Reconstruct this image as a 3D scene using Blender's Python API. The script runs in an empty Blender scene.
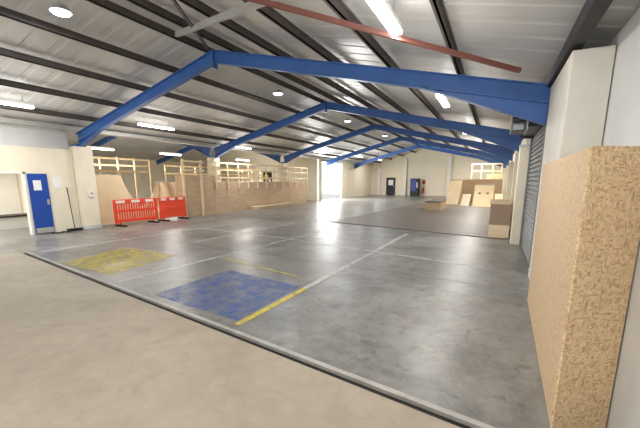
import bpy, bmesh, math, random
from mathutils import Vector
random.seed(4)
S = bpy.context.scene
COL = S.collection
S.view_settings.view_transform = 'Standard'

def lin(c):
    return tuple(((v/255)/12.92 if v/255 <= .04045 else ((v/255+.055)/1.055)**2.4) for v in c)

# ---------------------------------------------------------------- materials
def base(name):
    m = bpy.data.materials.new(name); m.use_nodes = True
    n = m.node_tree.nodes; l = m.node_tree.links
    return m, n, l, n['Principled BSDF']

def mat(name, c, rough=.6, metal=0, var=.1, scale=3., bump=0, bscale=30., stretch=(1, 1, 1)):
    m, n, l, b = base(name); c = lin(c)
    tc = n.new('ShaderNodeTexCoord'); mp = n.new('ShaderNodeMapping'); mp.inputs['Scale'].default_value = stretch
    l.new(tc.outputs['Object'], mp.inputs['Vector'])
    no = n.new('ShaderNodeTexNoise'); no.inputs['Scale'].default_value = scale; no.inputs['Detail'].default_value = 5
    l.new(mp.outputs['Vector'], no.inputs['Vector'])
    r = n.new('ShaderNodeValToRGB'); r.color_ramp.elements[0].position = .3; r.color_ramp.elements[1].position = .7
    r.color_ramp.elements[0].color = (*[v*(1-var) for v in c], 1)
    r.color_ramp.elements[1].color = (*[min(1, v*(1+var)) for v in c], 1)
    l.new(no.outputs['Fac'], r.inputs['Fac']); l.new(r.outputs['Color'], b.inputs['Base Color'])
    b.inputs['Roughness'].default_value = rough; b.inputs['Metallic'].default_value = metal
    if bump:
        n2 = n.new('ShaderNodeTexNoise'); n2.inputs['Scale'].default_value = bscale
        l.new(mp.outputs['Vector'], n2.inputs['Vector'])
        bp = n.new('ShaderNodeBump'); bp.inputs['Strength'].default_value = bump; bp.inputs['Distance'].default_value = .02
        l.new(n2.outputs['Fac'], bp.inputs['Height']); l.new(bp.outputs['Normal'], b.inputs['Normal'])
    return m

def concrete(name, dark, mid, light, rough=(.28, .6), scale=.35, stain=.0, fine=.8):
    m, n, l, b = base(name)
    tc = n.new('ShaderNodeTexCoord')
    a = n.new('ShaderNodeTexNoise'); a.inputs['Scale'].default_value = scale; a.inputs['Detail'].default_value = 9; a.inputs['Roughness'].default_value = .68
    a.inputs['Distortion'].default_value = .6
    c = n.new('ShaderNodeTexNoise'); c.inputs['Scale'].default_value = 5; c.inputs['Detail'].default_value = 10; c.inputs['Roughness'].default_value = .78
    l.new(tc.outputs['Object'], a.inputs['Vector']); l.new(tc.outputs['Object'], c.inputs['Vector'])
    r = n.new('ShaderNodeValToRGB'); e = r.color_ramp.elements
    e[0].position = .32; e[0].color = (*lin(dark), 1); e[1].position = .68; e[1].color = (*lin(light), 1)
    x = e.new(.5); x.color = (*lin(mid), 1)
    l.new(a.outputs['Fac'], r.inputs['Fac'])
    r2 = n.new('ShaderNodeValToRGB'); r2.color_ramp.elements[0].position = .32; r2.color_ramp.elements[1].position = .62
    r2.color_ramp.elements[0].color = (.62, .62, .62, 1); r2.color_ramp.elements[1].color = (1, 1, 1, 1)
    l.new(c.outputs['Fac'], r2.inputs['Fac'])
    mx = n.new('ShaderNodeMixRGB'); mx.blend_type = 'MULTIPLY'; mx.inputs['Fac'].default_value = fine
    l.new(r.outputs['Color'], mx.inputs['Color1']); l.new(r2.outputs['Color'], mx.inputs['Color2'])
    out = mx.outputs['Color']
    if stain:
        for sc, p0, p1 in ((1.6, .36, .54), (4.2, .37, .44)):
            s = n.new('ShaderNodeTexNoise'); s.inputs['Scale'].default_value = sc; s.inputs['Detail'].default_value = 10; s.inputs['Distortion'].default_value = .5; s.inputs['Roughness'].default_value = .72
            l.new(tc.outputs['Object'], s.inputs['Vector'])
            r3 = n.new('ShaderNodeValToRGB'); r3.color_ramp.elements[0].position = p0; r3.color_ramp.elements[1].position = p1
            r3.color_ramp.elements[0].color = (.62, .61, .59, 1); r3.color_ramp.elements[1].color = (1, 1, 1, 1)
            l.new(s.outputs['Fac'], r3.inputs['Fac'])
            m2 = n.new('ShaderNodeMixRGB'); m2.blend_type = 'MULTIPLY'; m2.inputs['Fac'].default_value = stain
            l.new(out, m2.inputs['Color1']); l.new(r3.outputs['Color'], m2.inputs['Color2']); out = m2.outputs['Color']
    l.new(out, b.inputs['Base Color'])
    mr = n.new('ShaderNodeMapRange'); mr.inputs['To Min'].default_value = rough[0]; mr.inputs['To Max'].default_value = rough[1]
    l.new(a.outputs['Fac'], mr.inputs['Value']); l.new(mr.outputs['Result'], b.inputs['Roughness'])
    bp = n.new('ShaderNodeBump'); bp.inputs['Strength'].default_value = .06; bp.inputs['Distance'].default_value = .02
    l.new(c.outputs['Fac'], bp.inputs['Height']); l.new(bp.outputs['Normal'], b.inputs['Normal'])
    return m

def osb(name, lo, midc, hi, fine=1.):
    m, n, l, b = base(name)
    tc = n.new('ShaderNodeTexCoord')
    cols = []
    for st, rot in (((28, 28, 85), .45), ((80, 80, 26), -.45), ((46, 46, 46), 1.1)):
        mp = n.new('ShaderNodeMapping'); mp.inputs['Scale'].default_value = tuple(q*fine for q in st)
        mp.inputs['Rotation'].default_value = (rot, rot*.8, 0)
        l.new(tc.outputs['Object'], mp.inputs['Vector'])
        v = n.new('ShaderNodeTexVoronoi'); v.inputs['Scale'].default_value = 1.0
        l.new(mp.outputs['Vector'], v.inputs['Vector'])
        sp = n.new('ShaderNodeSeparateColor'); l.new(v.outputs['Color'], sp.inputs['Color'])
        r = n.new('ShaderNodeValToRGB'); e = r.color_ramp.elements
        e[0].position = 0; e[0].color = (*lin(lo), 1)
        e[1].position = 1; e[1].color = (*lin(hi), 1)
        x = e.new(.3); x.color = (*lin(midc), 1)
        l.new(sp.outputs[0], r.inputs['Fac']); cols.append(r.outputs['Color'])
    out = cols[0]
    for k, sc in ((1, 17), (2, 26)):
        mx = n.new('ShaderNodeMixRGB')
        no = n.new('ShaderNodeTexNoise'); no.inputs['Scale'].default_value = sc; no.inputs['Detail'].default_value = 2
        l.new(tc.outputs['Object'], no.inputs['Vector'])
        rr = n.new('ShaderNodeValToRGB'); p = .5 if k == 1 else .58
        rr.color_ramp.elements[0].position = p-.03; rr.color_ramp.elements[1].position = p+.03
        l.new(no.outputs['Fac'], rr.inputs['Fac']); l.new(rr.outputs['Color'], mx.inputs['Fac'])
        l.new(out, mx.inputs['Color1']); l.new(cols[k], mx.inputs['Color2']); out = mx.outputs['Color']
    l.new(out, b.inputs['Base Color']); b.inputs['Roughness'].default_value = .6
    return m

def worn(name, c, cover=.5, scale=2.5, rough=.5, amax=.9, amin=.08):
    m, n, l, b = base(name); b.inputs['Base Color'].default_value = (*lin(c), 1); b.inputs['Roughness'].default_value = rough
    tc = n.new('ShaderNodeTexCoord'); no = n.new('ShaderNodeTexNoise')
    no.inputs['Scale'].default_value = scale; no.inputs['Detail'].default_value = 10; no.inputs['Roughness'].default_value = .78
    l.new(tc.outputs['Object'], no.inputs['Vector'])
    r = n.new('ShaderNodeValToRGB'); r.color_ramp.elements[0].position = .5-(cover-.5)*.4-.1; r.color_ramp.elements[1].position = .5-(cover-.5)*.4+.12
    r.color_ramp.elements[0].color = (amin, amin, amin, 1); r.color_ramp.elements[1].color = (amax, amax, amax, 1)
    l.new(no.outputs['Fac'], r.inputs['Fac']); l.new(r.outputs['Color'], b.inputs['Alpha'])
    return m

def emis(name, c, s):
    m, n, l, b = base(name); b.inputs['Base Color'].default_value = (*lin(c), 1)
    b.inputs['Emission Color'].default_value = (*lin(c), 1); b.inputs['Emission Strength'].default_value = s
    return m

M = dict(
    floor=concrete('concrete_floor', (112, 112, 110), (135, 134, 130), (157, 154, 147), (.23, .48), .4, .9, .85),
    slab=concrete('tan_slab', (156, 144, 127), (166, 154, 137), (176, 164, 147), (.55, .75), .5, .2, .4),
    nosing=concrete('pale_nosing', (160, 157, 151), (174, 171, 165), (188, 184, 177), (.4, .6), 1.2),
    cream=mat('cream_paint', (234, 225, 203), .6, var=.04, bump=.15, bscale=12),
    white=mat('white_paint', (234, 232, 226), .6, var=.04),
    pier=mat('pier_paint', (218, 213, 202), .65, var=.07, scale=2, bump=.2, bscale=8),
    greywall=mat('grey_wall', (206, 207, 206), .6, var=.06, scale=1.5),
    clad=mat('roof_cladding', (206, 205, 201), .38, .15, var=.08, scale=.7),
    blue=mat('blue_steel', (60, 103, 170), .4, var=.12, scale=2),
    bluedoor=mat('blue_door', (28, 72, 160), .45, var=.05),
    purlin=mat('dark_purlin', (86, 79, 75), .6, var=.15),
    rust=mat('red_oxide', (118, 72, 62), .6, var=.15),
    grey=mat('grey_steel', (182, 180, 174), .45, .2, var=.08),
    mid=mat('mid_grey_metal', (112, 114, 116), .5, .2, var=.08),
    dark=mat('dark_metal', (40, 41, 44), .5, .3, var=.1),
    gap=mat('dark_gap', (34, 32, 31), .8, var=.2, scale=8),
    joint=mat('floor_joint', (102, 101, 98), .7, var=.2, scale=8),
    black=mat('black_plastic', (24, 24, 26), .5, var=.1),
    shutter=mat('shutter_grey', (124, 125, 126), .5, .3, var=.08),
    ply=mat('plywood', (224, 204, 172), .55, var=.08, scale=2, stretch=(1, 1, 6)),
    plyw=mat('brown_ply', (194, 167, 137), .6, var=.1, scale=1.6, stretch=(1, 1, 5)),
    brownbox=mat('brown_box_ply', (150, 128, 108), .6, var=.1, scale=1.6),
    pine=mat('pine_timber', (226, 202, 162), .6, var=.08, scale=5, stretch=(1, 1, .3)),
    ramp=mat('ramp_surface', (230, 209, 171), .5, var=.06, scale=1.5),
    mats=mat('dark_ramp_floor', (114, 104, 95), .45, var=.14, scale=1.3),
    rampgrey=mat('brown_grey_ramp', (116, 109, 102), .55, var=.1, scale=1.5),
    osb=osb('osb_board', (184, 154, 119), (202, 173, 136), (216, 190, 154), 1.2),
    osb_d=osb('osb_board_front', (174, 141, 102), (205, 174, 133), (226, 200, 160), 1.2),
    red=mat('red_plastic', (232, 70, 42), .4, var=.06),
    refl=mat('reflective_strip', (236, 226, 216), .3, var=.05),
    white_line=worn('worn_white_paint', (208, 208, 203), .74, 4.5, amax=.78, amin=.2),
    yellow=worn('worn_yellow_paint', (202, 182, 78), .57, 3.8, amax=.76, amin=.1),
    yel_line=worn('worn_yellow_line', (206, 186, 70), .75, 3.2),
    bluep=worn('worn_blue_paint', (66, 98, 166), .5, 3.6, amax=.76, amin=.08),
    glow=emis('lamp_diffuser', (250, 252, 255), 14),
    dglow=emis('lamp_lens', (215, 225, 255), 9),
    whitened_asphalt=mat('whitened_asphalt', (240, 240, 237), .8, var=.1),  # near-white base colour paints in the daylight glare beyond the doorway
    paper=mat('paper', (238, 238, 236), .6, var=.02),
    redpaint=mat('red_paint', (196, 28, 26), .4, var=.05),
    yelpaper=mat('yellow_card', (226, 190, 50), .6, var=.04),
    bluepanel=mat('blue_front', (36, 64, 150), .35, var=.1),
)

# ---------------------------------------------------------------- mesh building
def wloc(o):
    v = Vector((0, 0, 0))
    while o: v += o.location; o = o.parent
    return v

class MB:
    def __init__(s): s.v = []; s.f = []
    def add(s, vs, fs):
        k = len(s.v); s.v += [tuple(p) for p in vs]; s.f += [tuple(i+k for i in f) for f in fs]; return s
    def box(s, x0, x1, y0, y1, z0, z1):
        return s.add([(x0,y0,z0),(x1,y0,z0),(x1,y1,z0),(x0,y1,z0),(x0,y0,z1),(x1,y0,z1),(x1,y1,z1),(x0,y1,z1)],
                     [(0,3,2,1),(4,5,6,7),(0,1,5,4),(1,2,6,5),(2,3,7,6),(3,0,4,7)])
    def bar(s, p0, p1, w, h, up=(0, 0, 1)):
        p0, p1 = Vector(p0), Vector(p1); a = (p1-p0).normalized(); sd = a.cross(Vector(up))
        if sd.length < 1e-4: sd = a.cross(Vector((0, 1, 0)))
        sd.normalize(); u = sd.cross(a).normalized(); sd *= w/2; u *= h/2
        return s.add([p0-sd-u, p0+sd-u, p0+sd+u, p0-sd+u, p1-sd-u, p1+sd-u, p1+sd+u, p1-sd+u],
                     [(0,3,2,1),(4,5,6,7),(0,1,5,4),(1,2,6,5),(2,3,7,6),(3,0,4,7)])
    def cyl(s, p0, p1, r, n=14, r1=None):
        p0, p1 = Vector(p0), Vector(p1); a = (p1-p0).normalized()
        t = Vector((1, 0, 0)) if abs(a.x) < .9 else Vector((0, 1, 0))
        e = a.cross(t).normalized(); g = a.cross(e); r1 = r if r1 is None else r1
        vs = [p0+(e*math.cos(2*math.pi*i/n)+g*math.sin(2*math.pi*i/n))*r for i in range(n)]
        vs += [p1+(e*math.cos(2*math.pi*i/n)+g*math.sin(2*math.pi*i/n))*r1 for i in range(n)]
        return s.add(vs, [(i, (i+1) % n, n+(i+1) % n, n+i) for i in range(n)]+[tuple(range(n))[::-1], tuple(range(n, 2*n))])
    def prism(s, poly, off):
        off = Vector(off); n = len(poly); a = [Vector(p) for p in poly]
        return s.add(a+[p+off for p in a], [tuple(range(n))[::-1], tuple(range(n, 2*n))]+[(i, (i+1) % n, n+(i+1) % n, n+i) for i in range(n)])
    def poly(s, pts): return s.add(pts, [tuple(range(len(pts)))])
    def sheet(s, prof, off):
        off = Vector(off); n = len(prof); a = [Vector(p) for p in prof]
        return s.add(a+[p+off for p in a], [(i, i+1, n+i+1, n+i) for i in range(n-1)])
    def build(s, name, m, parent=None, bevel=0, smooth=False, loc=None):
        L = wloc(parent) if parent else Vector(loc or (0, 0, 0))
        me = bpy.data.meshes.new(name); me.from_pydata([tuple(Vector(p)-L) for p in s.v], [], s.f); me.update()
        bm = bmesh.new(); bm.from_mesh(me); bmesh.ops.recalc_face_normals(bm, faces=bm.faces); bm.to_mesh(me); bm.free()
        me.materials.append(m if not isinstance(m, str) else M[m])
        o = bpy.data.objects.new(name, me); COL.objects.link(o)
        if parent: o.parent = parent
        else: o.location = L
        if bevel:
            b = o.modifiers.new('bevel', 'BEVEL'); b.width = bevel; b.segments = 2; b.limit_method = 'ANGLE'
        if smooth:
            for p in me.polygons: p.use_smooth = True
        return o

def thing(name, label, cat, loc=(0, 0, 0), group=None):
    o = bpy.data.objects.new(name, None); COL.objects.link(o); o.location = loc; o.empty_display_size = .2
    o['label'] = label; o['category'] = cat
    if group: o['group'] = group
    return o
def tag(o, label, cat, group=None):
    o['label'] = label; o['category'] = cat
    if group: o['group'] = group
    return o
def struct(name, mb, m):
    o = mb.build(name, m); o['kind'] = 'structure'; return o
def plabel(o, t): o['label'] = t; return o

# ---------------------------------------------------------------- dimensions (metres), camera stands at x=0, y=0
VAL, RDG, EAV = -13.3, -6.85, .72
ZE, ZR = 3.2, 4.9
RIDGE2, EAV2 = -19.75, -26.2
YB = 40.0
def rz(x):
    if x < RIDGE2: return ZR-(RIDGE2-x)*(ZR-ZE)/(RIDGE2-EAV2)
    if x < VAL: return ZE+(VAL-x)*(ZR-ZE)/(VAL-RIDGE2)
    if x < RDG: return ZE+(x-VAL)*(ZR-ZE)/(RDG-VAL)
    return ZR-(x-RDG)*(ZR-ZE)/(EAV-RDG)

# ---------------------------------------------------------------- setting
struct('floor', MB().box(-27, 1.6, -4, YB+.2, -.2, 0), 'floor')
SA, SB = Vector((1.1, 2.12, 0)), Vector((-9.9, 3.93, 0)); SC = Vector((-10.3, -4, 0))
struct('floor', MB().prism([(SA.x, SA.y, 0.002), (SB.x, SB.y, 0.002), (SC.x, SC.y, 0.002), (1.1, -4, 0.002)], (0, 0, .07)), 'slab')
def edge(a, b, t, d):
    v = (b-a); n = Vector((-v.y, v.x, 0)).normalized()
    if n.y-n.x < 0: n = -n
    return a+v*t+n*d
def strip(a, b, d0, d1, t0=0, t1=1): return [(p.x, p.y, .002) for p in (edge(a, b, t0, d0), edge(a, b, t1, d0), edge(a, b, t1, d1), edge(a, b, t0, d1))]
for nm, d0, d1, h, m in (('trim_1', .125, .18, .045, 'nosing'), ('trim_2', .001, .124, .01, 'gap')):
    w = MB().prism(strip(SA, SB, d0, d1, 0, 1+d1/11.1), (0, 0, h)); w.prism(strip(SB, SC, d0, d1, 0, 1), (0, 0, h-.001)); struct(nm, w, m)
# fine construction joints in the concrete
for k, (xa, ya, xb, yb) in enumerate(((-13, 7.3, .6, 6.2), (-13, 13.6, -6.3, 13.1), (-10.9, 4.6, -10.9, 26))):
    a, b = Vector((xa, ya, 0)), Vector((xb, yb, 0)); n_ = (b-a).normalized(); n_ = Vector((-n_.y, n_.x, 0))*.009
    struct('trim_%d' % (4+k), MB().poly([(p.x, p.y, .002) for p in (a-n_, b-n_, b+n_, a+n_)]), 'joint')

def corrug(x0, z0, x1, z1, y0=-4, y1=YB+.1, per=.5, h=.01):
    prof = []; y = y0
    while y < y1:
        prof += [(x0, y, z0), (x0, y+per*.62, z0), (x0, y+per*.70, z0+h), (x0, y+per*.92, z0+h)]; y += per
    return MB().sheet(prof, (x1-x0, 0, z1-z0))
RO = .37
struct('ceiling', corrug(RDG, ZR+RO, VAL, ZE+RO), 'clad')
struct('ceiling', corrug(RDG, ZR+RO, 1.3, rz(1.3)+RO), 'clad')
struct('ceiling', corrug(RIDGE2, ZR+RO, VAL, ZE+RO, 6.9, 26.7), 'clad')
struct('ceiling', corrug(RIDGE2, ZR+RO, EAV2-.6, rz(EAV2-.6)+RO, 6.9, 26.7), 'clad')

# walls
w = MB()
w.box(-13.5, VAL, -4, 3.6, 0, 2.78); w.box(-13.5, VAL, 3.6, 5.72, 1.98, 2.78); w.box(-13.5, VAL, 5.72, 7.2, 0, 2.78)
struct('wall_left', w, 'cream')
struct('wall_left', MB().box(-13.6, -13.45, -4, 7.2, 2.78, 3.41), 'greywall')
D0, D1 = 26.7, 31.0
w = MB(); w.box(-13.36, VAL, 26.3, D0, 0, 3.41); w.box(-13.36, VAL, D0, D1, 3.25, 3.41); w.box(-13.36, VAL, D1, YB, 0, 3.41)
struct('wall_left', w, 'cream')
struct('wall_back', MB().prism([(-13.5, YB, 0), (1.3, YB, 0), (1.3, YB, rz(1.3)+.37), (RDG, YB, ZR+.37), (-13.5, YB, ZE+.37)], (0, .2, 0)), 'cream')
w = MB(); w.box(1.11, 1.3, 2.9, 7.3, 0, 3.42); w.box(.86, 1.3, -4, 2.9, 0, 3.3)
struct('wall_right', w, 'greywall')
w = MB(); w.box(.8, 1.3, 7.31, 7.6, 0, 3.28); w.box(.8, 1.3, 7.6, 10.7, 3.05, 3.28); w.box(1.0, 1.3, 7.6, 10.7, 0, 3.05); w.box(.8, 1.3, 10.7, YB, 0, 3.28); w.box(.8, 1.3, 7.31, YB, 3.28, 3.42)
struct('wall_right', w, 'cream')
struct('wall_side_back', MB().prism([(-27, 26.3, 0), (-13.5, 26.3, 0), (-13.5, 26.3, 3.6), (RIDGE2, 26.3, ZR+.4), (-27, 26.3, 3.5)], (0, .2, 0)), 'cream')
struct('wall_side_left', MB().box(-27, -26.8, 6.9, 26.5, 0, 3.6), 'cream')
struct('wall_side_front', MB().prism([(-27, 7.0, 0), (-13.7, 7.0, 0), (-13.7, 7.0, 3.6), (RIDGE2, 7.0, ZR+.4), (-27, 7.0, 3.5)], (0, .2, 0)), 'cream')  # unseen end wall, put in to keep sky light out of the bay
w = MB(); w.box(-17, -16.8, 1, 6.98, 0, 2.6); w.box(-17, -13.5, 1, 1.1, 0, 2.6); w.box(-17, -13.5, 1.0, 6.98, 2.5, 2.6)
struct('wall_office', w, 'white')
d = MB(); d.box(-13.34, -13.27, 5.68, 5.74, 0, 2.0); d.box(-13.34, -13.27, 3.6, 3.66, 0, 2.0); d.box(-13.34, -13.27, 3.6, 5.74, 1.94, 2.0)
struct('trim_3', d, 'white')
dl = struct('door_1', MB().box(-13.29, -13.245, 5.78, 6.32, .02, 1.95), 'bluedoor')
MB().box(-13.245, -13.239, 5.9, 6.12, 1.42, 1.74).build('notice', 'paper', dl)
MB().box(-13.245, -13.225, 6.22, 6.28, .95, 1.12).build('handle', 'grey', dl)
MB().box(-13.245, -13.239, 5.8, 6.3, .03, .2).build('kick_plate', 'grey', dl)
fr = MB(); fr.box(-13.29, -13.26, D0-.1, D0, 0, 3.3); fr.box(-13.29, -13.26, D1, D1+.12, 0, 3.3); fr.box(-13.29, -13.15, D0-.1, D1+.12, 3.25, 3.4)
struct('door_2', fr, 'grey')
struct('floor', MB().box(-60, -13.4, 26.6, 60, -.25, -.05), 'whitened_asphalt')

# ---------------------------------------------------------------- steel frames
def half_rafter(name, xa, xb, y, parent, d=.28, cut=0):
    mb = MB(); a = Vector((xa, y, ZE)); b = Vector((xb, y, ZR))
    ax = (b-a).normalized(); a = a+ax*cut; up = Vector((-ax.z, 0, ax.x))
    if up.z < 0: up = -up
    mb.bar(a, b, .02, d, up)
    mb.bar(a+up*d/2, b+up*d/2, .16, .022, up); mb.bar(a-up*d/2, b-up*d/2, .16, .022, up)
    return mb.build(name, 'blue', parent)
def haunch(xa, xb, y, parent, L=1.9, dep=.34, cut=0):
    a = Vector((xa, y, ZE)); b = Vector((xb, y, ZR)); ax = (b-a).normalized(); a = a+ax*cut; up = Vector((-ax.z, 0, ax.x))
    if up.z < 0: up = -up
    lo = a-up*.14; p1 = lo+ax*L; p2 = lo-Vector((0, 0, dep))
    mb = MB(); off = Vector((0, .02, 0))
    mb.prism([lo-off/2, p1-off/2, p2-off/2], off); mb.bar(p2, p1, .16, .022, up)
    return mb.build('haunch', 'blue', parent)
FY = [7.5, 14.2, 20.9, 27.6, 34.3]
ordn = ['nearest the camera', 'second from the camera', 'third from the camera', 'fourth from the camera', 'fifth and farthest from the camera']
for i, y in enumerate(FY):
    t = thing('portal_frame', 'blue steel portal frame under the main roof, ' + ordn[i], 'roof frame', (RDG, y, ZE), 'blue portal frames of the main bay')
    half_rafter('rafter', VAL, RDG, y, t); half_rafter('rafter', EAV, RDG, y, t, cut=.0 if i == 0 else .05)
    haunch(VAL, RDG, y, t, 1.4, .2); haunch(EAV, RDG, y, t, 2.2, .36, cut=.0 if i == 0 else .05)
    MB().box(RDG-.012, RDG+.012, y-.09, y+.09, ZR-.28, ZR+.16).build('ridge_plate', 'blue', t)
for i, y in enumerate(FY[1:3]):
    t = thing('portal_frame', ['blue steel frame above the side bay behind the skate ramp', 'blue steel frame above the side bay behind the timber platform'][i], 'roof frame', (RIDGE2, y, ZE), 'blue frames of the side bay')
    half_rafter('rafter', VAL, RIDGE2, y, t, cut=.3); half_rafter('rafter', EAV2, RIDGE2, y, t)
    haunch(VAL, RIDGE2, y, t, 1.2, .2, cut=.3)
cl = ['cream boxed column beside the office wall, left of the red barriers', 'cream boxed column rising behind the start of the timber railing', 'cream boxed column behind the timber railing near the bright doorway']
for i, y in enumerate(FY[:3]):
    hw = .3 if i == 0 else .22
    t = thing('column', cl[i], 'column', (-13.4, y, 0), 'cream columns on the valley line')
    y2 = y + (.02 if i == 0 else 0)
    MB().box(-13.68, -13.2 if i else -13.12, y2-hw, y2+hw, 0, 2.9).build('shaft', 'cream', t, .02)
    MB().box(-13.69, -13.19 if i else -13.1, y2-hw-.01, y2+hw+.01, 0, .12).build('plinth', 'greywall', t)
    MB().box(-13.6, -13.22, y2-.15, y2+.15, 2.9, 2.98).build('cap_plate', 'blue', t)
t = thing('pier', 'cream painted block pier standing above the chipboard hoarding', 'pier', (.9, 6.4, 0))
MB().box(.68, 1.1, 5.4, 7.29, 0, 3.28).build('shaft', 'pier', t, .015)
MB().box(.672, .68, 5.4, 7.29, 0, .15).build('plinth', 'greywall', t)
t = thing('pier', 'cream pier at the far edge of the roller shutter', 'pier', (.6, 11.0, 0))
MB().box(.48, .78, 10.72, 11.2, 0, 2.6).build('shaft', 'cream', t, .015)
MB().box(.47, .78, 10.71, 11.21, 2.6, 2.66).build('cap', 'greywall', t)
for i, y in enumerate(FY[1:]):
    o = MB().box(.5, .78, y-.18, y+.18, 0, 2.68).build('pier', 'cream', None, .01, loc=(.62, y, 0))
    tag(o, 'cream pier under the right end of the blue frame ' + ordn[i+1], 'pier', 'cream piers on the right wall')
bl = ['cream pier on the back wall between dark door and corner', 'cream pier on the back wall left of the vending machine', 'cream pier on the back wall behind the far ramps']
for i, x in enumerate((-12.3, -9.3, -4.6)):
    o = MB().box(x-.18, x+.18, YB-.3, YB-.002, 0, rz(x)-.2).build('pier', 'white', None, .01, loc=(x, YB-.15, 0))
    tag(o, bl[i], 'pier', 'cream piers on the back wall')

def purlin(x, y0, y1, label, grp):
    z = rz(x)+.17; h = .145
    mb = MB(); mb.box(x-.012, x+.012, y0, y1, z, z+h); mb.box(x-.045, x+.012, y0, y1, z, z+.018); mb.box(x-.012, x+.045, y0, y1, z+h-.018, z+h)
    tag(mb.build('purlin', 'purlin', None, loc=(x, y0, z)), label, 'purlin', grp)
nth = ['first', 'second', 'third', 'fourth', 'fifth', 'sixth']
for i, x in enumerate((-7.05, -8.3, -9.6, -10.9, -12.2)):
    purlin(x, -4, YB-.01, nth[i] + ' dark steel purlin down from the ridge on the left roof slope', 'purlins of the left slope')
for i, x in enumerate((-6.2, -4.85, -3.5, -2.15, -.8)):
    purlin(x, -4, YB-.01, nth[i] + ' dark steel purlin down from the ridge on the right roof slope', 'purlins of the right slope')
for i, x in enumerate((-14.6, -15.9, -17.2, -18.5)):
    purlin(x, 7.3, 26.2, nth[i] + ' dark purlin from the valley over the side bay', 'purlins of the side bay')
tag(MB().box(.64, .79, -4, YB-.01, 3.32, 3.5).build('eaves_beam', 'dark', None, loc=(.7, 0, 3.3)), 'black eaves beam along the top of the right wall', 'beam')
tag(MB().box(-13.5, -13.1, -4, YB-.01, 3.42, 3.55).build('valley_gutter', 'grey', None, loc=(-13.3, 0, 3.4)), 'grey gutter along the valley above the left columns', 'gutter')
def P(x, y, dz): return Vector((x, y, rz(x)+dz))
mb = MB(); mb.bar(P(-4.9, 2.95, .05), P(.17, 6.2, .0), .055, .06)
tag(mb.build('brace_tube', 'rust', None, loc=P(.17, 6.2, 0)), 'red brown diagonal brace running to the right end of the nearest frame', 'brace')
mb = MB(); mb.bar(P(-6.75, 6.2, .1), P(-1.0, 3.36, .115), .07, .1)
tag(mb.build('brace_tube', 'grey', None, loc=P(-6.7, 6.2, 0)), 'pale grey diagonal brace running down from the ridge', 'brace')
mb = MB(); mb.bar(P(-6.8, 7.2, .13), P(-2.6, 1.2, .13), .05, .05)
tag(mb.build('brace_tube', 'purlin', None, loc=P(-6.8, 7.2, 0)), 'dark steel diagonal brace running from the nearest ridge joint to the top edge', 'brace')

# ---------------------------------------------------------------- lights
def area(x, y, z, sx, sy, p, col=(1, .96, .9), rot=(0, 0, 0)):
    L = bpy.data.lights.new('lamp', 'AREA'); L.shape = 'RECTANGLE'; L.size = sx; L.size_y = sy; L.energy = p; L.color = col
    o = bpy.data.objects.new('lamp', L); COL.objects.link(o); o.location = (x, y, z); o.rotation_euler = rot; return o
def batten(x, y, label, grp, z=None, ln=1.5, p=80, up=26):
    z = (rz(x)+.06) if z is None else z
    t = thing('strip_light', label, 'light', (x, y, z), grp)
    MB().box(x-.06, x+.06, y-ln/2, y+ln/2, z+.02, z+.1).build('housing', 'white', t)
    MB().box(x-.08, x+.08, y-ln/2, y+ln/2, z-.03, z+.02).build('diffuser', 'glow', t, .02)
    for s in (-1, 1):
        MB().cyl((x, y+s*ln*.35, z+.1), (x, y+s*ln*.35, rz(x)+.36), .008, 6).build('hanger', 'grey', t)
    area(x, y, z-.05, .12, ln, p)
    area(x, y, z-1.0, 1.8, 3.0, up, rot=(math.pi, 0, 0))  # added upward fill with no fitting of its own, brightens the roof
Rl = ['bright strip light hanging nearest on the right roof slope', 'strip light on the right roof slope just beyond the nearest frame'] + ['%s strip light along the right slope, far down the hall' % nth[k] for k in range(2, 6)]
for i, y in enumerate((4.4, 9.8, 16.2, 23, 30, 36)):
    batten(-1.4, y, Rl[i], 'strip lights of the right slope', p=80 if i < 3 else 140, up=26 if i < 3 else 42)  # farthest two fittings added, far lamps stronger, to brighten the far end
Ll = ['strip light at the far left over the office wall', 'strip light above the first cream column on the left', 'strip light above the second cream column on the left', 'strip light above the third cream column on the left', 'added strip light above the bright doorway', 'added strip light on the left slope close to the back wall']
for i, (x, y) in enumerate(((-11.6, 4.7), (-11.6, 9.4), (-12.5, 15.4), (-11.6, 23), (-11.2, 30), (-11.2, 36))):
    batten(x, y, Ll[i], 'strip lights of the left slope')  # last two of this row are added to brighten the far end
batten(-1.4, -.6, 'added unseen strip light on the right slope behind the camera', 'strip lights of the right slope')  # unseen fitting added to light the faces turned towards the camera
batten(-9.0, -.6, 'added unseen strip light on the left slope behind the camera', 'strip lights of the left slope', p=60, up=15)  # second added fitting out of view, lights the foreground from behind
Sl = ['pendant strip light over the skate ramp in the side bay', 'pendant strip light over the timber platform start', 'pendant strip light over the far timber platform']
for i, (x, y) in enumerate(((-18.2, 11.2), (-18.2, 15.6), (-18.2, 22.5))):
    batten(x, y, Sl[i], 'pendant strip lights of the side bay', 3.3, 1.5, 180, 110)
Hl = ['round lamp under the ridge nearest the camera', 'round lamp under the ridge between first and second frames', 'round lamp under the ridge between second and third frames', 'round lamp under the ridge between third and fourth frames']
for i, (x, y) in enumerate(((-7.5, 4.2), (-7.4, 11.3), (-7.4, 18), (-7.4, 25))):
    z = rz(x)+.08
    t = thing('round_lamp', Hl[i], 'light', (x, y, z), 'round lamps under the ridge')
    MB().cyl((x, y, z), (x, y, z+.12), .19, 24, .1).build('shade', 'grey', t)
    MB().cyl((x, y, z-.03), (x, y, z), .14, 24, .17).build('lens', 'dglow', t)
    MB().cyl((x, y, z+.12), (x, y, rz(x)+.36), .012, 8).build('stem', 'grey', t)
    area(x, y, z-.05, .25, .25, 75, (.88, .92, 1))
area(-15, 4.2, 2.45, 1.2, 2, 180)
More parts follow.
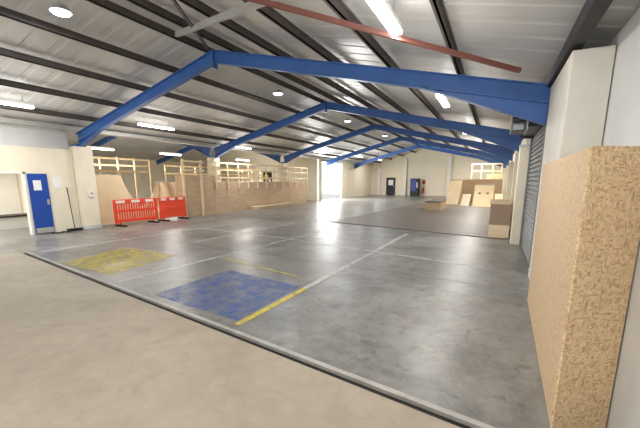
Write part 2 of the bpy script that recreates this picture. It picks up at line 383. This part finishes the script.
# daylight coming in through the open doorway and through the loading opening behind the camera
area(-13.7, 28.85, 1.7, 3.0, 4.0, 850, (1, .99, .97), (0, -math.pi/2, 0))
area(-3, -3.8, 2.2, 7, 3, 60, (1, .98, .96), (math.pi/2, 0, 0))

# ---------------------------------------------------------------- floor paint
def paint(name, pts, m, label, cat='floor marking', grp=None, z=.004):
    o = MB().poly([(x, y, z) for x, y in pts]).build(name, m, None, loc=(pts[0][0], pts[0][1], z)); return tag(o, label, cat, grp)
def pline(x0, y0, x1, y1, wd, m, label, z=.004):
    a = Vector((x0, y0)); b = Vector((x1, y1)); n = (b-a).normalized(); n = Vector((-n.y, n.x))*wd/2
    return paint('painted_line', [a-n, b-n, b+n, a+n], m, label, z=z)
pline(-2.66, 4.75, -2.5, 11.4, .1, 'white_line', 'white line leading from the blue bay to the dark ramp floor')
pline(-2.7, 3.1, -2.66, 4.75, .09, 'yel_line', 'yellow line along the right side of the blue painted bay')
pline(-5.75, 3.6, -5.15, 12.6, .1, 'white_line', 'white line between the yellow and blue painted bays')
pline(-9.9, 4.4, -9.1, 17.5, .1, 'white_line', 'white line farthest left, nearest the red barriers')
pline(-7.6, 6.4, -7.2, 15.5, .09, 'white_line', 'faint white line running away beyond the yellow painted bay')
pline(-5.6, 8.75, -.1, 7.6, .09, 'white_line', 'white cross line in the middle of the floor')
pline(-9.6, 9.3, -5.7, 8.8, .09, 'white_line', 'white cross line between the two left bay lines')
pline(-6.35, 13.2, -5.4, 27, .12, 'white_line', 'white line along the left edge of the dark ramp floor')
paint('painted_bay', [(-4.6, 3.4), (-2.78, 3.2), (-2.78, 4.8), (-4.6, 5.1)], 'bluep', 'worn blue painted bay in the middle of the concrete floor')
paint('painted_bay', [(-8.2, 3.95), (-6.3, 3.8), (-6.6, 5.6), (-8.6, 5.7)], 'yellow', 'worn yellow painted bay left of the blue one')
pline(-5.5, 5.84, -3.07, 5.3, .05, 'yel_line', 'thin yellow line along the far edge of the blue painted bay')

# ---------------------------------------------------------------- right side
t = thing('roller_shutter', 'closed grey steel roller shutter in the right wall', 'shutter', (.74, 9.1, 0))
prof = []; z = .02
while z < 2.82:
    prof += [(.76, 7.62, z), (.73, 7.62, z+.02), (.73, 7.62, z+.07), (.76, 7.62, z+.09)]; z += .1
MB().sheet(prof, (0, 2.98, 0)).build('curtain', 'shutter', t)
MB().box(.69, .78, 7.56, 7.64, 0, 2.82).build('guide_rail', 'shutter', t); MB().box(.69, .78, 10.58, 10.66, 0, 2.82).build('guide_rail', 'shutter', t)
MB().box(.5, .78, 7.9, 10.45, 2.84, 3.14).build('barrel_box', 'mid', t, .02)
MB().box(.44, .78, 10.45, 10.54, 2.78, 3.16).build('end_plate', 'dark', t); MB().box(.44, .78, 7.82, 7.9, 2.74, 3.16).build('end_plate', 'dark', t)
mo = MB().box(.16, .43, 8.1, 8.8, 2.7, 3.12).build('motor', 'mid', t, .02)
for k in range(4): MB().box(.19, .4, 8.085, 8.1, 2.86+.06*k, 2.89+.06*k).build('louvre', 'dark', mo)
MB().box(.2, .38, 8.08, 8.1, 2.72, 2.82).build('control_panel', 'greywall', mo)
MB().cyl((.36, 7.8, 2.95), (.36, 8.1, 2.95), .07, 16).build('drive_wheel', 'dark', mo)
MB().cyl((.2, 8.3, 3.12), (.2, 8.3, 3.26), .05, 12).build('vent', 'grey', mo)
t = thing('chipboard_hoarding', 'chipboard hoarding of two flaky boards in the right foreground', 'hoarding', (.55, 3.5, 0))
plabel(MB().prism([(.497, 2.65, 0), (.515, 2.65, 0), (.575, 5.74, 0), (.557, 5.74, 0)], (0, 0, 1.95)).build('side_board', 'osb', t), 'plainer tan sheet running back along the wall')
plabel(MB().prism([(.482, 2.64, 0), (.494, 2.626, 0), (.85, 2.87, 0), (.838, 2.884, 0)], (0, 0, 1.95)).build('end_board', 'osb_d', t), 'flaky chipboard sheet facing the camera')
for y in (3.2, 4.4, 5.6): MB().box(.6, .66, y, y+.06, 0.06, 1.9).build('stud', 'pine', t)

tag(MB().prism([(-6.2, 13.2, .002), (.4, 11.5, .002), (.4, 27, .002), (-5.25, 27, .002)], (0, 0, .022)).build('ramp_floor', 'mats', None, loc=(-3, 18, 0)), 'dark brown boarded skate floor in front of the ramps', 'boarding')
t = thing('grind_box', 'low wooden grind box standing alone on the dark skate floor', 'skate box', (-3.1, 21.6, .026))
MB().box(-3.55, -2.75, 20.6, 23.2, .026, .5).build('side_panels', 'plyw', t); MB().box(-3.6, -2.7, 20.55, 23.25, .5, .56).build('top', 'rampgrey', t, .01)
MB().cyl((-3.6, 20.55, .56), (-3.6, 23.25, .56), .025).build('coping', 'grey', t)
t = thing('bank_ramp', 'pale wooden bank ramp on the left of the far ramps', 'skate ramp', (-2.4, 28.5, 0))
MB().prism([(-3.2, 26.6, .0), (-3.2, 29.2, .0), (-3.2, 29.2, 1.75), (-3.2, 28.6, 1.75)], (.85, 0, 0)).build('bank', 'ramp', t)
MB().cyl((-3.2, 28.6, 1.75), (-2.35, 28.6, 1.75), .03).build('coping', 'grey', t)
MB().prism([(-3.22, 26.6, .0), (-3.22, 29.2, .0), (-3.22, 29.2, 1.75), (-3.22, 28.6, 1.75)], (.018, 0, 0)).build('side_panel', 'ply', t)
t = thing('kicker_ramp', 'low pale kicker wedge between the two taller far ramps', 'skate ramp', (-1.9, 27, 0))
MB().prism([(-2.1, 25.6, .026), (-2.1, 27.2, .026), (-2.1, 27.2, .75)], (.55, 0, 0)).build('wedge', 'ply', t)
MB().box(-2.1, -1.55, 27.2, 27.23, .026, .75).build('back_panel', 'plyw', t)
t = thing('bank_ramp', 'broad pale wooden ramp with two dark cutouts beside the right wall', 'skate ramp', (-.5, 27, 0))
MB().prism([(-1.3, 25.0, .026), (-1.3, 27.5, .026), (-1.3, 27.5, 1.4), (-1.3, 26.7, 1.4)], (1.2, 0, 0)).build('bank', 'ramp', t)
MB().cyl((-1.3, 26.7, 1.4), (-.1, 26.7, 1.4), .03).build('coping', 'grey', t)
MB().prism([(-1.32, 25.0, .026), (-1.32, 27.5, .026), (-1.32, 27.5, 1.4), (-1.32, 26.7, 1.4)], (.018, 0, 0)).build('side_panel', 'plyw', t)
for x in (-1.05, -.55):
    MB().prism([(x, 25.98, .81), (x+.17, 25.98, .81), (x+.13, 26.1, .91), (x+.04, 26.1, .91)], (0, -.03, .03)).build('cutout', 'rampgrey', t)
t = thing('kicker_ramp', 'narrow pale kicker squeezed against the right wall beyond the brown box', 'skate ramp', (.2, 24, 0))
MB().prism([(-.02, 22.6, .026), (-.02, 24.8, .026), (-.02, 24.8, .9)], (.44, 0, 0)).build('wedge', 'ply', t)
MB().box(-.02, .42, 24.8, 24.83, .026, .9).build('back_panel', 'plyw', t)
t = thing('ramp_platform', 'wooden platform with a timber rail behind the far bank ramps', 'platform', (-1.4, 30, 0))
MB().box(-2.6, .4, 29.25, 31.2, 0, 1.75).build('deck_box', 'plyw', t); MB().box(-2.65, .42, 29.22, 31.22, 1.75, 1.83).build('deck', 'ramp', t)
for x in (-1.9, -1.2, -.4, .25): MB().box(x, x+.09, 31.1, 31.19, 1.83, 3.05).build('post', 'pine', t)
for z in (2.4, 2.95): MB().box(-1.9, .34, 31.06, 31.1, z, z+.1).build('rail', 'pine', t)
MB().box(-.7, .4, 30.2, 31.0, 1.83, 2.2).build('upper_step', 'ramp', t)
t = thing('skate_ledge_box', 'plain brown plywood box standing against the right wall beside the skate floor', 'skate box', (.2, 12, 0))
MB().box(-.1, .46, 11.76, 13.9, .026, 1.02).build('body', 'brownbox', t)
MB().box(-.12, .46, 11.74, 13.92, 1.02, 1.07).build('top', 'plyw', t)
MB().box(-.1, .46, 11.72, 11.755, .026, .4).build('end_board', 'ply', t)

# ---------------------------------------------------------------- left side: barriers
def barrier(y0, y1, x0, x1, label):
    t = thing('safety_barrier', label, 'barrier', ((x0+x1)/2, (y0+y1)/2, 0), 'red plastic safety barriers')
    a, b = Vector((x0, y0, 0)), Vector((x1, y1, 0)); d = b-a
    def p(s, z): v = a+d*s; return Vector((v.x, v.y, z))
    tb = MB().bar(p(0, .93), p(1, .93), .045, .17).build('top_board', 'red', t, .01)
    n = Vector((d.y, -d.x, 0)).normalized()
    if n.x < 0: n = -n
    for k in range(3): MB().bar(p(.05+.33*k, .93)+n*.026, p(.24+.33*k, .93)+n*.026, .006, .1).build('reflective_strip', 'refl', tb)
    MB().bar(p(0, .2), p(1, .2), .045, .12).build('bottom_rail', 'red', t, .01)
    MB().bar(p(0, .58), p(1, .58), .04, .1).build('middle_rail', 'red', t, .01)
    for s in (0.015, .985): MB().bar(p(s, .1), p(s, 1.0), .06, .06, (1, 0, 0)).build('end_post', 'red', t, .01)
    N = 18
    for k in range(1, N): MB().bar(p(k/N, .2), p(k/N, .9), .05, .03, (1, 0, 0)).build('slat', 'red', t)
    for s in (.12, .88):
        ft = MB().bar(p(s, .03)-n*.3, p(s, .03)+n*.3, .1, .06).build('foot', 'black', t, .01)
        MB().bar(p(s, .05), p(s, .2), .06, .05, (1, 0, 0)).build('foot_bracket', 'red', ft)
barrier(8.1, 9.98, -12.72, -12.72, 'red plastic safety barrier standing nearest the first cream column')
barrier(10.1, 11.55, -12.72, -12.8, 'red plastic safety barrier nearest the brown timber platform')

XN, XF = -13.75, -17.6
HD, R = 1.9, 2.45
t = thing('quarter_pipe', 'tan plywood quarter pipe behind the red barriers', 'skate ramp', (-15.6, 9.3, 0))
am = math.acos((R-HD)/R); YQ = 9.2
cur = [(YQ+R*math.sin(am)-R*math.sin(a), R-R*math.cos(a)+.02) for a in [am*(1-k/16) for k in range(17)]]
MB().sheet([(XN, y, z+.012) for y, z in cur], (XF-XN, 0, 0)).build('riding_surface', 'ramp', t, smooth=True)
for x in (XN+.02, XF+.02):
    MB().prism([(x, 7.9, .0), (x, 7.9, HD)]+[(x, y, z) for y, z in cur]+[(x, cur[-1][0], 0)], (-.02, 0, 0)).build('side_panel', 'ramp', t)
MB().box(XF, XN, 7.85, YQ, HD, HD+.04).build('deck', 'ply', t)
MB().cyl((XF, YQ, HD+.04), (XN, YQ, HD+.04), .03).build('coping', 'grey', t)
ye = cur[-1][0]
tag(MB().box(XF, XN, ye+.01, 11.85, 0, .025).build('ramp_flat', 'ramp', None, loc=(-15.6, 11.5, 0)), 'flat plywood bottom between the two facing skate ramps', 'skate ramp')
t = thing('timber_platform', 'long brown timber skate platform along the column line', 'platform', (-15.5, 18.8, 0))
HP = 1.62; YP = 13.8; Rp = 2.0; ap = math.acos((Rp-HP)/Rp); XW = -13.08; YE = 23.8
cur2 = [(YP-Rp*math.sin(ap)+Rp*math.sin(a), Rp-Rp*math.cos(a)+.02) for a in [ap*k/14 for k in range(15)]]
MB().sheet([(XN+.02, y, z+.01) for y, z in cur2], (XF-XN, 0, 0)).build('riding_surface', 'plyw', t, smooth=True)
for k, (ya, yb) in enumerate(((11.9, 13.8), (13.81, 16.2), (16.21, 18.6), (18.61, 21.2), (21.21, YE))):
    MB().box(XW-.03, XW, ya, yb, 0, HP if k else HP+.35).build('side_panel', 'plyw', t)
MB().box(XF, -13.75, 13.8, YE, HP-.04, HP).build('deck', 'ply', t)
for ya, yb in ((14.5, 20.6), (21.2, YE-.03)): MB().box(-13.75, XW-.03, ya, yb, HP-.04, HP).build('deck_strip', 'ply', t)
MB().box(XF, XW-.03, YE-.03, YE, 0, HP-.04).build('end_panel', 'plyw', t)
MB().box(XN, XW-.03, 11.9, 11.93, 0, HP+.35).build('end_panel', 'plyw', t)
MB().cyl((XF, YP, HP), (-13.75, YP, HP), .03).build('coping', 'grey', t)
def railing(pts, z0, h, rails, label, step=1.5, pw=.035):
    t = thing('timber_railing', label, 'railing', (pts[0][0], pts[0][1], z0), 'pine railings round the skate ramps')
    for (xa, ya), (xb, yb) in zip(pts[:-1], pts[1:]):
        a, b = Vector((xa, ya, z0)), Vector((xb, yb, z0)); L = (b-a).length; n = max(1, round(L/step))
        for k in range(n+1):
            p = a+(b-a)*k/n; MB().box(p.x-pw, p.x+pw, p.y-pw, p.y+pw, z0, z0+h).build('post', 'pine', t)
        for r in rails: MB().bar(a+Vector((0, 0, r)), b+Vector((0, 0, r)), .045, .08).build('rail', 'pine', t)
railing([(-13.03, 13.9), (-13.03, YE-.1)], HP-.35, 1.42, (.6, 1.0, 1.36), 'pine railing along the front of the brown timber platform', .9, .03)
railing([(-17.4, 14.4), (-17.4, YE-.1)], HP+.002, 1.0, (.5, .95), 'pine railing along the back of the brown timber platform', 1.2, .03)
railing([(-13.8, 8.0), (-17.5, 8.0)], HD+.042, 1.0, (.33, .65, .95), 'pine railing on the tan quarter pipe deck', .9, .03)
railing([(-17.8, 9.0), (-17.8, 13.7)], 0, 2.9, (2.2, 2.5, 2.84), 'tall pine fence behind the flat of the skate ramp', .9, .03)
t = thing('timber_post_pair', 'tall pair of pine posts where the brown platform begins', 'posts', (-13.7, 12.5, 0))
for y in (11.7, 12.8): MB().box(-13.06, -12.96, y, y+.1, 0, 2.7).build('post', 'pine', t)
for z in (2.15, 2.56): MB().box(-12.96, -12.92, 11.65, 13.0, z, z+.09).build('crosspiece', 'pine', t)
t = thing('low_ledge', 'low pale wooden ledge on the floor before the timber platform', 'skate ledge', (-12.8, 18.5, 0))
MB().box(-12.95, -12.45, 16.6, 20.4, 0, .16).build('body', 'plyw', t); MB().box(-12.97, -12.43, 16.58, 20.42, .16, .2).build('top', 'ply', t)

t = thing('broom', 'black broom leaning on the cream wall beside the first column', 'broom', (-13.15, 6.9, 0))
MB().cyl((-13.05, 6.85, .08), (-13.27, 6.88, 1.5), .014, 10).build('handle', 'black', t)
MB().box(-13.13, -12.98, 6.62, 7.08, .04, .09).build('head', 'black', t)
MB().box(-13.12, -12.99, 6.63, 7.07, 0, .04).build('bristles', 'dark', t)
mb = MB(); pts = [Vector((-12.95-.15*math.sin(k*1.3), 6.1+.06*k, .02)) for k in range(9)]
for a, b in zip(pts[:-1], pts[1:]): mb.cyl(a, b, .02, 8)
tag(mb.build('black_cable', 'black', None, loc=pts[0]), 'black cable lying on the floor below the blue door', 'cable')
tag(MB().box(-13.3, -13.29, 6.5, 6.75, 1.5, 1.85).build('wall_notice', 'paper', None, loc=(-13.3, 6.6, 1.6)), 'white paper notice on the cream wall right of the blue door', 'notice')
t = thing('switch_box', 'small white electrical box on the first cream column', 'switch', (-13.12, 7.6, 1.2))
MB().box(-13.12, -13.07, 7.5, 7.66, 1.15, 1.38).build('case', 'white', t); MB().box(-13.07, -13.06, 7.55, 7.6, 1.24, 1.3).build('toggle', 'redpaint', t)
t = thing('counter', 'low grey counter seen inside the office doorway', 'counter', (-15.5, 4.5, 0))
MB().box(-16.3, -15.6, 2, 6.9, .0, .42).build('base', 'greywall', t); MB().box(-16.35, -15.55, 1.95, 6.95, .42, .48).build('top', 'dark', t)

t = thing('notice_board', 'dark framed board with yellow sheets on the far side bay wall', 'notice board', (-18.5, 26.28, 1.3))
MB().box(-18.95, -18.05, 26.23, 26.295, 1.2, 2.45).build('board', 'dark', t); MB().box(-18.8, -18.4, 26.21, 26.23, 1.75, 2.2).build('yellow_sheet', 'yelpaper', t); MB().box(-18.35, -18.15, 26.21, 26.23, 1.5, 1.8).build('white_sheet', 'paper', t)

# ---------------------------------------------------------------- back wall
dl = struct('door_3', MB().box(-11.45, -10.4, YB-.06, YB, 0.02, 2.02), 'dark')
MB().box(-11.2, -10.65, YB-.075, YB-.06, 1.15, 1.75).build('window_pane', 'paper', dl); MB().box(-10.55, -10.48, YB-.1, YB-.06, .98, 1.1).build('handle', 'grey', dl)
t = thing('vending_machine', 'dark vending machine with a blue front against the back wall', 'vending machine', (-8, 39.5, 0))
MB().box(-8.5, -7.6, 39.1, 39.9, 0, 1.9).build('cabinet', 'black', t, .02); MB().box(-8.42, -7.9, 39.07, 39.1, .55, 1.8).build('front_window', 'bluepanel', t)
MB().box(-7.84, -7.68, 39.07, 39.1, .9, 1.5).build('coin_panel', 'grey', t); MB().box(-8.35, -7.95, 39.07, 39.1, .2, .4).build('tray', 'dark', t)
t = thing('fire_extinguisher', 'red fire extinguisher on the back wall beside the vending machine', 'fire extinguisher', (-7.2, 39.85, .3))
MB().cyl((-7.2, 39.85, .3), (-7.2, 39.85, .85), .09).build('cylinder', 'redpaint', t); MB().cyl((-7.2, 39.85, .85), (-7.2, 39.85, .95), .04).build('valve', 'black', t); MB().bar((-7.2, 39.85, .94), (-7.2, 39.7, .99), .03, .02).build('lever', 'black', t); MB().box(-7.27, -7.13, 39.93, 40, .4, .8).build('bracket', 'dark', t)
tag(MB().box(-7.35, -7.05, 39.97, 39.99, 1.3, 1.75).build('wall_sign', 'redpaint', None, loc=(-7.2, 39.98, 1.5)), 'red sign on the back wall above the fire extinguisher', 'sign')

# ---------------------------------------------------------------- world, camera
W = bpy.data.worlds.new('World'); S.world = W; W.use_nodes = True
bg = W.node_tree.nodes['Background']; bg.inputs['Color'].default_value = (1, 1, 1, 1); bg.inputs['Strength'].default_value = 1.9
cam = bpy.data.cameras.new('Camera'); co = bpy.data.objects.new('Camera', cam); COL.objects.link(co)
F = 345.
cam.sensor_width = 36; cam.lens = 36*F/640; cam.shift_y = 33/640; cam.clip_end = 200
co.location = (0, 0, 1.75); co.rotation_euler = (math.radians(90-11), 0, math.radians(26.7))
S.camera = co
